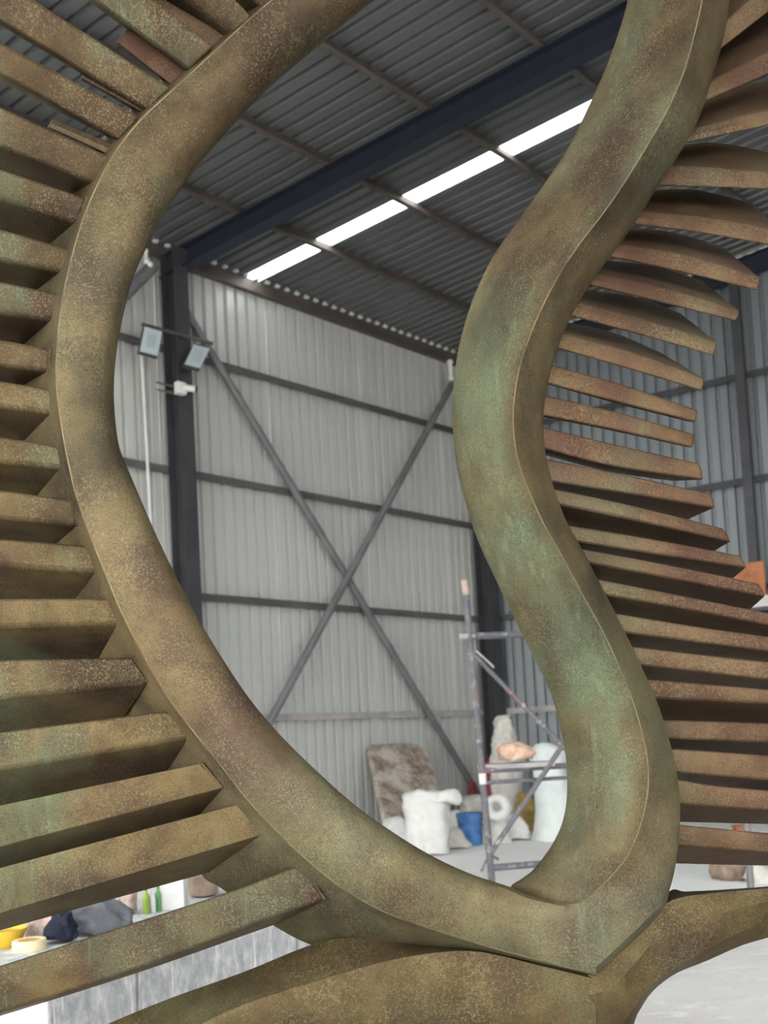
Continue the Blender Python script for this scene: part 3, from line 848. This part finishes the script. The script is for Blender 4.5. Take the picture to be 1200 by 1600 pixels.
# shorter fins of the rear row, seen between the upper left ones
for t_, b_ in (([(300, 108), (200, 45)], [(270, 135), (182, 66)]), ([(225, 160), (133, 112)], [(215, 172), (127, 123)]),
               ([(172, 222), (83, 185)], [(165, 240), (75, 199)]), ([(365, 62), (250, -5)], [(335, 78), (235, 12)])):
    fin(t_, b_, [(p[0] - 2, p[1] + 2) for p in b_], 'under', 0.10, 0.10, 0.12, 'bronze_fin_right', root_ext=8, bev=0.003)

# ---- base: left arm, right arm and foot
BL = [((922, 1520), (930, 1530), (945, 2050)), ((840, 1500), (840, 1508), (860, 2050)), ((747, 1481), (747, 1487), (770, 2050)),
      ((669, 1475), (669, 1490), (690, 2040)), ((580, 1466), (587, 1506), (610, 1960)), ((500, 1472), (483, 1537), (530, 1880)),
      ((380, 1519), (380, 1570), (430, 1830)), ((260, 1562), (290, 1612), (330, 1830)), ((150, 1608), (190, 1662), (230, 1850)),
      ((40, 1660), (80, 1715), (120, 1880))]
rows = []
for i, (T_, R_, F_) in enumerate(BL):
    f = min(1.0, i / 5)
    td = 0.075 + 0.06 * f; rd = 0.045 - 0.01 * f
    rows.append([(*T_, td), (*lerp2(T_, R_, 0.5), (td + rd) / 2 - 0.004), (*R_, rd), (*lerp2(R_, F_, 0.12), rd - 0.012), (*lerp2(R_, F_, 0.5), 0.05), (*F_, 0.1),
                 (*F_, 0.34), (*lerp2(T_, F_, 0.3), 0.34), (*lerp2(T_, R_, 0.3), 0.28)])
loft_obj('base_arm', rows, 'bronze_base', sculpt, wearcols=(), k=5, sharp=30)
BR = [((880, 1522), (895, 1600), (905, 2050), (900, 1530)), ((925, 1522), (936, 1600), (946, 2050), (950, 1530)), ((958, 1495), (970, 1600), (975, 1900), (970, 1490)), ((990, 1462), (990, 1575), (985, 1640), (1000, 1455)), ((1035, 1416), (1022, 1537), (1006, 1568), (1044, 1394)),
      ((1066, 1402), (1055, 1513), (1048, 1526), (1070, 1393)), ((1110, 1396), (1100, 1487), (1105, 1501), (1112, 1391)),
      ((1160, 1391), (1150, 1460), (1160, 1477), (1160, 1388)), ((1215, 1387), (1215, 1432), (1215, 1460), (1215, 1384)), ((1320, 1380), (1320, 1390), (1320, 1420), (1320, 1376))]
rows = []
for i, (T_, R_, B_, K_) in enumerate(BR):
    f = max(0, i - 1) / 8
    fd = 0.03 + 0.12 * f + (0.05 if i == 0 else 0)
    rows.append([(*T_, fd + 0.02), (*lerp2(T_, R_, 0.4), fd), (*R_, fd + 0.015), (*B_, fd + 0.09), (*lerp2(B_, K_, 0.3), fd + 0.22), (*K_, fd + 0.20)])
loft_obj('base_arm', rows, 'bronze_base', sculpt, k=5, sharp=30)
pz = P(760, 1800, D0 + 0.2)
foot = part('plinth', box_geo(Vector((pz.x, pz.y, 0.16)) - SO, Vector((0.55, 0, 0)), Vector((0, 0.45, 0)), Z * 0.16), 'bronze_base', sculpt)
bevel(foot, 0.02)


# ================================================================== STUFF ON THE FLOOR
fx = Vector((1, 0, 0)); fy = Vector((0, 1, 0))
def px_size(p): return (p - CAM).dot(FW) / F          # metres per pixel at p

# scaffold
q = on_floor(770, 1392); dS = (q - CAM).dot(FW)
scf = empty('scaffold'); scf.location = q
def Q(x, y, dd=0.0): return P(x, y, dS + dd) - q
rad = 0.034
def stube(nm, a, b, r_=rad): return part(nm, tube_geo(a, b, r_, 14), 'scaffold', scf, True)
pt_ = Q(726, 908); stube('post', Vector((0, 0, 0)), pt_)
off2 = Vector((1.35, 0.25, 0))
stube('post', off2, off2 + pt_)
offb = Vector((0.35, 1.3, 0))
stube('post', off2 + offb, off2 + offb + pt_)
def on_post(y):
    t = (1392 - y) / (1392 - 908.0); return pt_ * t
part('post_cap', tube_geo(pt_ * 0.955, pt_ * 1.004, rad * 1.08, 14), 'pinkish', scf, True)
a = on_post(994); stube('ledger', a, a + off2)
stube('ledger', on_post(1356), on_post(1356) + off2)
part('coupler', tube_geo(a - fx * 0.10, a + fx * 0.05, 0.03, 12), 'dusty', scf, True)
a = on_post(1022); stube('brace', a + fx * 0.02, Q(885, 1172), 0.024)
part('latch', tube_geo(a + fx * 0.05 + Z * 0.03, Q(772, 1043, -0.03), 0.012, 8), 'dusty', scf, True)
stube('brace', Q(882, 1160, 0.02), Q(765, 1336, 0.0), 0.026)
a = on_post(1204)
plat_z = (q + a).z
for k_ in range(2):
    c_ = a + Vector((0.36, 0.12 + 0.26 * k_, 0.03))
    b = part('platform_board', box_geo(c_, fx * 0.36, fy * 0.12, Z * 0.022), 'dusty', scf)
stube('platform_bearer', a, a + off2 * 0.9, 0.03)
stube('platform_bearer', a - Z * 0.12, a - Z * 0.12 + off2 * 0.9, 0.02)
part('foot_hook', tube_geo(on_post(1335), Q(752, 1362), 0.014, 8), 'scaffold', scf, True)
part('foot_hook', tube_geo(on_post(1335), Q(779, 1343), 0.014, 8), 'scaffold', scf, True)
part('plaster_splash', tube_geo(on_post(1225), on_post(1208), rad * 1.12, 14), 'white', scf, True)
tag(scf, 'paint-spattered steel scaffold frame standing behind the loop', 'scaffold')

# cloth and plaster cone on the platform
tp_ = q + a + Vector((0, 0, 0.085))
pc = Vector((P(806, 1190, dS + 0.2).x, (tp_.y + 0.2), tp_.z))
g = lathe(pc, [(0.15, 0, .0), (0.17, 0.05), (0.15, 0.11, -.02), (0.08, 0.155, -.03), (0.02, 0.165, -.03)], 22, jit=0.03, js=8, fold=0.02, fs=11.0)
tag(part('crumpled_cloth', g, 'cloth_peach', None, True, 60), 'crumpled peach cloth lying on the scaffold platform', 'cloth')
wz = on_floor(797, 1300)
k_ = px_size(wz)
cb = wz.copy()
g = lathe(cb, [(k_ * 20, 0), (k_ * 21, k_ * 60), (k_ * 24, k_ * 108), (k_ * 20, k_ * 125), (k_ * 15, k_ * 150), (k_ * 12, k_ * 170), (k_ * 9, k_ * 180), (k_ * 3, k_ * 183)], 22, jit=0.05, js=5, fold=0.03, fs=7.0)
tag(part('plaster_cone', g, 'white_dirty', None, True, 60), 'tall rough off-white plaster cone behind the scaffold platform', 'plaster cast')

# leaning slab: foot on the floor, top edge resting on the wall girt
F0 = on_floor(612, 1316)
dist = (F0 - wall_pt(0, 0, 0.13)).dot(nw)
topz = on_plane(600, 1162, wall_pt(0, 0, 0.16), nw).z
pn_ = dw.cross((Z * topz - nw * dist).normalized()).normalized()
if pn_.dot(nw) < 0: pn_ = -pn_
sl = empty('stone_slab'); sl.location = F0
outl = [(577, 1170), (581, 1163), (600, 1162), (640, 1161), (655, 1163), (666, 1174), (676, 1198), (688, 1236), (700, 1275), (709, 1311), (660, 1313), (612, 1315), (602, 1280), (588, 1222)]
V = []
for lay in (0.0, -0.10):
    for i, (x, y) in enumerate(outl):
        v_ = on_plane(x, y, F0, pn_) - F0
        V.append(v_ + pn_ * lay + noise.noise_vector(v_ * 5) * 0.01)
n7 = len(outl)
fs = [tuple(range(n7)), tuple(range(2 * n7 - 1, n7 - 1, -1))] + [(i, (i + 1) % n7, n7 + (i + 1) % n7, n7 + i) for i in range(n7)]
so_ = part('slab_body', (V, fs), 'slab', sl); bevel(so_, 0.015)
ctr = on_plane(653, 1184, F0, pn_) - F0
part('bolt_plate', tube_geo(ctr - pn_ * 0.01, ctr + pn_ * 0.02, 0.055, 10), 'brown', sl)
tag(sl, 'brown-stained stone slab leaning against the back wall', 'slab')

# sacks
def sack(name, x, y, wpx, hpx, mat, lab, prof, group='sacks by the wall', jit=0.05, ell=0.75, tie=False, power=1.4, dd=0.0):
    p = on_floor(x, y)
    if dd: p = p + fy * dd
    k = px_size(p); W = wpx * k / 2; H = hpx * k
    root = empty(name); root.location = p
    g = lathe(Vector((0, 0, 0)), [(r_ * W, h * H, (dx * W if dx else 0)) for r_, h, dx in prof], 26, jit=jit, js=3.4, ell=ell, power=power, fold=0.022, fs=4.5)
    part('sack_body', g, mat, root, True, 70)
    return tag(root, lab, 'sack', group), p, W, H
r_, p_, W, H = sack('woven_sack', 668, 1336, 66, 99, 'white', 'tall upright white woven sack in front of the leaning slab',
     [(0.80, 0, 0), (0.97, 0.05, 0), (1.0, 0.3, 0), (0.97, 0.6, 0), (0.93, 0.82, 0.02), (0.86, 0.93, 0.02), (0.6, 0.985, 0.03), (0.2, 1.0, 0.05)])
# folded mouth of the sack, lolling over its right shoulder
def blob_path(pts, d, org, squash=0.8, jit=0.03):
    """swept lump along pixel points (x, y, radius px) at view depth d"""
    rs = []; kpx = d / F
    pp = spline(pts, 4)
    C3 = [P(x, y, d) - org for x, y, r_ in pp]
    for i, (x, y, r_) in enumerate(pp):
        t = (C3[min(i + 1, len(pp) - 1)] - C3[max(i - 1, 0)]).normalized()
        a_ = FW.cross(t).normalized(); b_ = t.cross(a_)
        ring = []
        for q_ in range(18):
            f_ = 2 * math.pi * q_ / 18
            v_ = C3[i] + (a_ * math.cos(f_) + b_ * math.sin(f_) * squash) * (r_ * kpx)
            ring.append(v_ + noise.noise_vector(v_ * 7) * jit)
        rs.append(ring)
    return rings_geo(rs)
dp = (p_ - CAM).dot(FW) - 0.12
part('sack_mouth', blob_path([(645, 1244, 2), (653, 1240, 7), (668, 1244, 9), (684, 1247, 10), (700, 1244, 11), (710, 1245, 12), (715, 1251, 9), (716, 1258, 2)], dp, p_), 'white', r_, True, 70)
part('sack_seam', tube_geo(Vector((-0.18 * W, -0.76 * W, 0.06)), Vector((-0.18 * W, -0.74 * W, H * 0.9)), 0.008, 6), 'white_dirty', r_, True)
sack('woven_sack', 617, 1318, 46, 42, 'white', 'low slumped white sack left of the tall white sack',
     [(0.85, 0, 0), (1.0, 0.15, 0), (0.9, 0.5, .05), (0.62, 0.85, .1), (0.25, 1.0, .1)], jit=0.08)
sack('woven_sack', 712, 1326, 40, 34, 'white_dirty', 'small grey-white sack lying between tall sack and blue bucket',
     [(0.9, 0, 0), (1.0, 0.2, 0), (0.85, 0.6, -.1), (0.45, 0.95, -.2), (0.1, 1.0, -.2)], jit=0.07)
sack('woven_sack', 712, 1302, 34, 36, 'white_dirty', 'beige sack standing behind the small lying sack',
     [(0.9, 0, 0), (1.0, 0.2, 0), (0.9, 0.7, 0), (0.55, 0.95, 0), (0.1, 1.0, 0)], jit=0.07)
sack('woven_sack', 745, 1290, 46, 48, 'white_dirty', 'pale sack piled behind the blue bucket',
     [(0.9, 0, 0), (1.0, 0.3, 0), (1.0, 0.75, 0.05), (0.7, 0.95, 0.05), (0.15, 1.0, 0.05)], jit=0.06)
sack('woven_sack', 803, 1312, 52, 40, 'white', 'white sack lying below the ochre sack',
     [(0.95, 0, 0), (1.0, 0.2, 0), (0.85, 0.6, -.1), (0.45, 0.95, -.15), (0.1, 1.0, -.15)], jit=0.08)
sack('woven_sack', 825, 1304, 27, 66, 'ochre', 'ochre yellow sack slumped beside the white plaster figure',
     [(0.8, 0, .3), (1.0, 0.2, .2), (1.0, 0.6, -.1), (0.7, 0.9, -.3), (0.1, 1.0, -.4)], jit=0.06)

# coil / round pot mouth turned to the viewer
p = on_floor(780, 1318); k = px_size(p)
pot = empty('plaster_ring'); pot.location = p
tow = (CAM - p); tow.z = 0; tow.normalize()
side = Vector((-tow.y, tow.x, 0))
rc = Z * (k * 58)
Vr = []
nu, nv = 26, 12
for i in range(nu):
    t = 2 * math.pi * i / nu
    dirv = side * math.cos(t) + Z * math.sin(t)
    for j in range(nv):
        f_ = 2 * math.pi * j / nv
        v_ = rc + dirv * (k * 14 + k * 7.5 * math.cos(f_)) + tow * (k * 8 * math.sin(f_) + 0.2)
        Vr.append(v_ + noise.noise_vector(v_ * 6) * 0.02)
fs = [(i * nv + j, ((i + 1) % nu) * nv + j, ((i + 1) % nu) * nv + (j + 1) % nv, i * nv + (j + 1) % nv) for i in range(nu) for j in range(nv)]
part('ring_rim', (Vr, fs), 'white', pot, True)
part('ring_core', tube_geo(rc + tow * 0.17, rc + tow * 0.2, k * 13, 20), 'dusty', pot)
part('ring_stand', lathe(Vector((0, 0, 0)), [(k * 20, 0), (k * 19, k * 18), (k * 16, k * 34), (k * 15, k * 40)], 18, jit=0.03), 'white_dirty', pot, True, 60)
tag(pot, 'round white plaster ring facing the viewer right of the scaffold post', 'plaster cast')

# blue bucket
p = on_floor(736, 1320); k = px_size(p)
bk = empty('blue_bucket'); bk.location = p
part('bucket_body', lathe(Vector((0, 0, 0)), [(k * 17, 0), (k * 18, k * 3), (k * 20, k * 44), (k * 20.6, k * 50), (k * 19.4, k * 50), (k * 18.5, k * 40)], 28), 'blue', bk, True)
part('rim_band', lathe(Vector((0, 0, k * 45)), [(k * 20.3, 0), (k * 21.5, k * 1), (k * 21.5, k * 4), (k * 20.3, k * 5)], 28), 'blue', bk, True)
part('contents', tube_geo(Z * (k * 44), Z * (k * 45), k * 18.6, 24), 'dusty', bk)
prev = None; hw = []
for i in range(9):
    t = math.pi * i / 8
    c_ = Vector((math.cos(t) * k * 20.5, -0.08 - math.sin(t) * k * 8, k * 46 - math.sin(t) * k * 18))
    if prev is not None: hw.append(tube_geo(prev, c_, 0.008, 6))
    prev = c_
part('handle_wire', join(hw), 'steel_girt', bk, True)
tag(bk, 'round blue bucket among the white sacks', 'bucket')

# red bits
p = on_floor(741, 1284); k = px_size(p)
g = lathe(p, [(k * 9, 0), (k * 10, k * 20), (k * 9, k * 40), (k * 5, k * 60), (k * 1, k * 66)], 14, jit=0.05, js=6)
tag(part('red_cover', g, 'red', None, True, 60), 'dark red cover bundled at the foot of the brace', 'cover')
p = on_floor(771, 1286); k = px_size(p)
g = lathe(p, [(k * 12, 0), (k * 13, k * 60), (k * 13, k * 90), (k * 10, k * 99), (k * 2, k * 102)], 16, jit=0.05, js=6)
tag(part('red_cover', g, 'red', None, True, 60), 'dark red cover behind the scaffold platform edge', 'cover')

# tall white plaster figure
p = on_floor(868, 1312); k = px_size(p)
g = lathe(p, [(k * 38, 0), (k * 35, k * 16), (k * 31, k * 45, k * 2), (k * 28, k * 80, k * 1), (k * 27, k * 110, -k * 2), (k * 29, k * 130, -k * 3), (k * 26, k * 142, -k * 4), (k * 12, k * 150, -k * 10), (k * 3, k * 152, -k * 10)],
          30, jit=0.07, js=2.6, ell=0.8)
tag(part('plaster_figure', g, 'plaster', None, True, 70), 'tall smooth white plaster form standing right of the scaffold', 'plaster cast')

# marble block with things on it
hz = 0.62
A = at_height(73, 1553, hz); B = at_height(434, 1445, hz); A.z = B.z = 0
e = (B - A).normalized(); nrm = Vector((-e.y, e.x, 0))
if nrm.dot(CAM - A) > 0: nrm = -nrm
Lb = (B - A).length + 0.9
DB = 1.5
blk = part('marble_block', box_geo(Vector((0, 0, hz / 2)) + e * Lb / 2 + nrm * DB / 2, e * Lb / 2, nrm * DB / 2, Z * hz / 2), 'marble')
blk.location = A; bevel(blk, 0.012)
tag(blk, 'grey-white streaked marble block behind the lower left fins', 'block')
def on_block(x, y): return at_height(x, y, hz)

p = on_block(10, 1479); k = px_size(p)
bw = empty('yellow_bowl'); bw.location = p
part('bowl_wall', lathe(Vector((0, 0, 0)), [(k * 17, 0), (k * 22, k * 5), (k * 31, k * 24), (k * 33, k * 28), (k * 31, k * 28), (k * 20, k * 8), (k * 3, k * 5)], 32), 'yellow', bw, True)
part('bowl_paste', tube_geo(Z * (k * 20), Z * (k * 22), k * 27, 24), 'tape', bw)
tag(bw, 'yellow plastic bowl on the marble block', 'bowl')
p = on_block(46, 1484); k = px_size(p)
tr_ = empty('tape_roll'); tr_.location = p
part('tape_winding', lathe(Vector((0, 0, 0)), [(k * 17, 0), (k * 25, 0), (k * 25.5, k * 1), (k * 25.5, k * 15), (k * 25, k * 16), (k * 17, k * 16), (k * 16, k * 15), (k * 16, k * 1)], 32), 'cream', tr_, True)
part('tape_core', tube_geo(Z * (k * 11), Z * (k * 15.5), k * 19, 24), 'tape', tr_)
tag(tr_, 'cream masking tape roll lying on the marble block', 'tape roll')
p = on_block(66, 1466); k = px_size(p)
g = lathe(p, [(k * 20, 0), (k * 22, k * 6), (k * 20, k * 26), (k * 17, k * 34), (k * 4, k * 36)], 18, jit=0.02, js=14, ell=0.6, power=2.0)
tag(part('rag_bundle', g, 'pinkish', None, True, 60), 'pinkish rough lump behind the tape roll', 'lump')
def cloth(x, y, wpx, hpx, mat, lab, prof, sx, ell=0.55):
    p = on_block(x, y) + Z * 0.014; k = px_size(p)
    g = lathe(p, [(r_ * wpx * k / 2, h * hpx * k, d * wpx * k) for r_, h, d in prof], 34, jit=0.03, js=sx, ell=ell, fold=0.016, fs=16.0)
    return tag(part('crumpled_cloth', g, mat, None, True, 70), lab, 'cloth', 'clothes on the marble block')
cloth(98, 1472, 44, 44, 'cloth_blue', 'dark navy cloth heaped on the marble block', [(0.95, 0, 0), (1.0, 0.2, 0), (0.9, 0.6, .05), (0.6, 0.92, .1), (0.1, 1, .15)], 11)
cloth(156, 1458, 96, 50, 'cloth_grey', 'slate grey cloth crumpled beside the navy cloth', [(0.95, 0, 0), (1.0, 0.25, 0), (0.82, 0.6, -.04), (0.5, 0.9, -.08), (0.08, 1, -.1)], 9)
def lump(x, y, wpx, hpx, mat, lab, cat='plaster lump', jit=0.02):
    p = on_block(x, y) + Z * 0.012; k = px_size(p)
    g = lathe(p, [(wpx * k * .45, 0), (wpx * k * .5, hpx * k * .3), (wpx * k * .42, hpx * k * .7), (wpx * k * .2, hpx * k * .95), (wpx * k * .04, hpx * k)], 20, jit=jit, js=9)
    return tag(part('plaster_lump', g, mat, None, True, 70), lab, cat, 'plaster lumps on the marble block')
lump(158, 1432, 44, 40, 'white_dirty', 'white plaster lump behind the grey cloth')
lump(200, 1428, 34, 40, 'pinkish', 'pinkish plaster lump left of the bottles')
lump(318, 1400, 50, 60, 'brown', 'brown clay lump right of the white box')
def bottle(x, y, wpx, hpx, mat, lab, cap):
    p = on_block(x, y); k = px_size(p)
    root = empty('bottle'); root.location = p
    r0 = wpx * k / 2; h = hpx * k
    part('bottle_body', lathe(Vector((0, 0, 0)), [(r0 * .9, 0), (r0, h * .04), (r0, h * .62), (r0 * .8, h * .72), (r0 * .4, h * .8), (r0 * .38, h * .9)], 18), mat, root, True)
    part('bottle_cap', lathe(Z * (h * .88), [(r0 * .45, 0), (r0 * .48, h * .03), (r0 * .48, h * .11), (r0 * .4, h * .12)], 14), cap, root, True)
    return tag(root, lab, 'bottle', 'bottles on the marble block')
bottle(229, 1428, 11, 42, 'lime', 'lime green bottle with dark cap on the marble block', 'black')
bottle(239, 1426, 10, 34, 'white', 'white bottle between the two green bottles', 'white')
bottle(248, 1424, 10, 40, 'green', 'green bottle next to the white box', 'green')
p = on_block(272, 1420); k = px_size(p)
bx_ = empty('white_box'); bx_.location = p
b = part('box_body', box_geo(Z * (k * 26), fx * (k * 20), fy * (k * 16), Z * (k * 26)), 'white', bx_); bevel(b, 0.006)
b = part('box_lid', box_geo(Z * (k * 54), fx * (k * 21), fy * (k * 17), Z * (k * 2.5)), 'white', bx_); bevel(b, 0.004)
tag(bx_, 'white box standing behind the bottles on the marble block', 'box')
p = on_floor(44, 1604); k = px_size(p)
g = lathe(p, [(k * 18, 0), (k * 20, k * 10), (k * 15, k * 22), (k * 5, k * 30), (k * 1, k * 31)], 18, jit=0.03, js=9)
tag(part('dark_rag', g, 'cloth_grey', None, True, 70), 'dark grey rag on the floor beside the marble block', 'rag')

# beyond the right-hand fins
p = on_floor(1176, 1425); k = px_size(p)
pst = empty('prop_post'); pst.location = p
part('post_tube', tube_geo(Vector((0, 0, 0.01)), Z * (k * 150), k * 5.5, 14), 'brace', pst, True)
part('foot_plate', box_geo(Z * 0.01, fx * 0.09, fy * 0.09, Z * 0.01), 'steel_girt', pst)
tag(pst, 'short grey steel prop below the lowest right fin', 'post')
def heap(x, y, wpx, hpx, mat, lab, jit=0.12):
    p = on_floor(x, y); k = px_size(p)
    g = lathe(p, [(wpx * k * .48, 0), (wpx * k * .5, hpx * k * .25), (wpx * k * .4, hpx * k * .6), (wpx * k * .2, hpx * k * .9), (wpx * k * .03, hpx * k)], 26, jit=jit, js=4, ell=0.7)
    return tag(part('rubble_heap', g, mat, None, True, 60), lab, 'heap', 'rubble heaps beyond the right fins')
heap(1142, 1374, 56, 40, 'brown', 'brown rubble heap beneath the lowest right fin')
heap(1196, 1378, 40, 40, 'white_dirty', 'grey-white rubble heap right of the steel prop')
p = on_floor(1160, 1310); k = px_size(p)
cr = empty('orange_crate'); cr.location = p
b = part('crate_body', box_geo(Z * (k * 9), fx * (k * 12), fy * (k * 10), Z * (k * 9)), 'rust', cr); bevel(b, 0.02)
part('crate_rail', box_geo(Z * (k * 19.2), fx * (k * 12.6), fy * (k * 10.6), Z * (k * 1.2)), 'rust', cr)
tag(cr, 'small orange crate glimpsed above the lowest right fin', 'crate')
# orange panel and stacked white sheets against the gable
p = on_plane(1176, 944, gab_pt(0, 0, 0.5), ng); kz = p.z
base = Vector((p.x, p.y, 0)); k = px_size(p)
rk = empty('storage_rack'); rk.location = base
for sx in (-1, 1):
    for sy in (0, 1):
        part('rack_leg', beam_geo(rr * (sx * 0.85) + ng * (0.6 * sy - 0.25), rr * (sx * 0.85) + ng * (0.6 * sy - 0.25) + Z * (kz - 0.1), rr, 0.07, 0.07), 'steel_dark', rk)
part('rack_shelf', box_geo(Z * (kz - 0.13) + ng * 0.05, rr * 0.95, ng * 0.36, Z * 0.03), 'steel_dark', rk)
tag(rk, 'tall dark storage rack on the gable wall behind the fins', 'rack')
for i in range(3):
    b = part('white_board', box_geo(base + Z * (kz - 0.075 + 0.06 * i) + ng * 0.05, rr * (0.9 - 0.03 * i), ng * 0.33, Z * 0.025), 'white')
    tag(b, ('lowest', 'middle', 'topmost')[i] + ' white board of the stack on the storage rack', 'board', 'white boards on the rack')
pn = part('orange_board', box_geo(base + Z * (kz + 0.105 + k * 28) - ng * 0.05 - rr * 0.1, rr * (k * 30), ng * 0.03, Z * (k * 28)), 'rust')
bevel(pn, 0.01)
tag(pn, 'orange board standing on the white boards behind the right fins', 'panel')
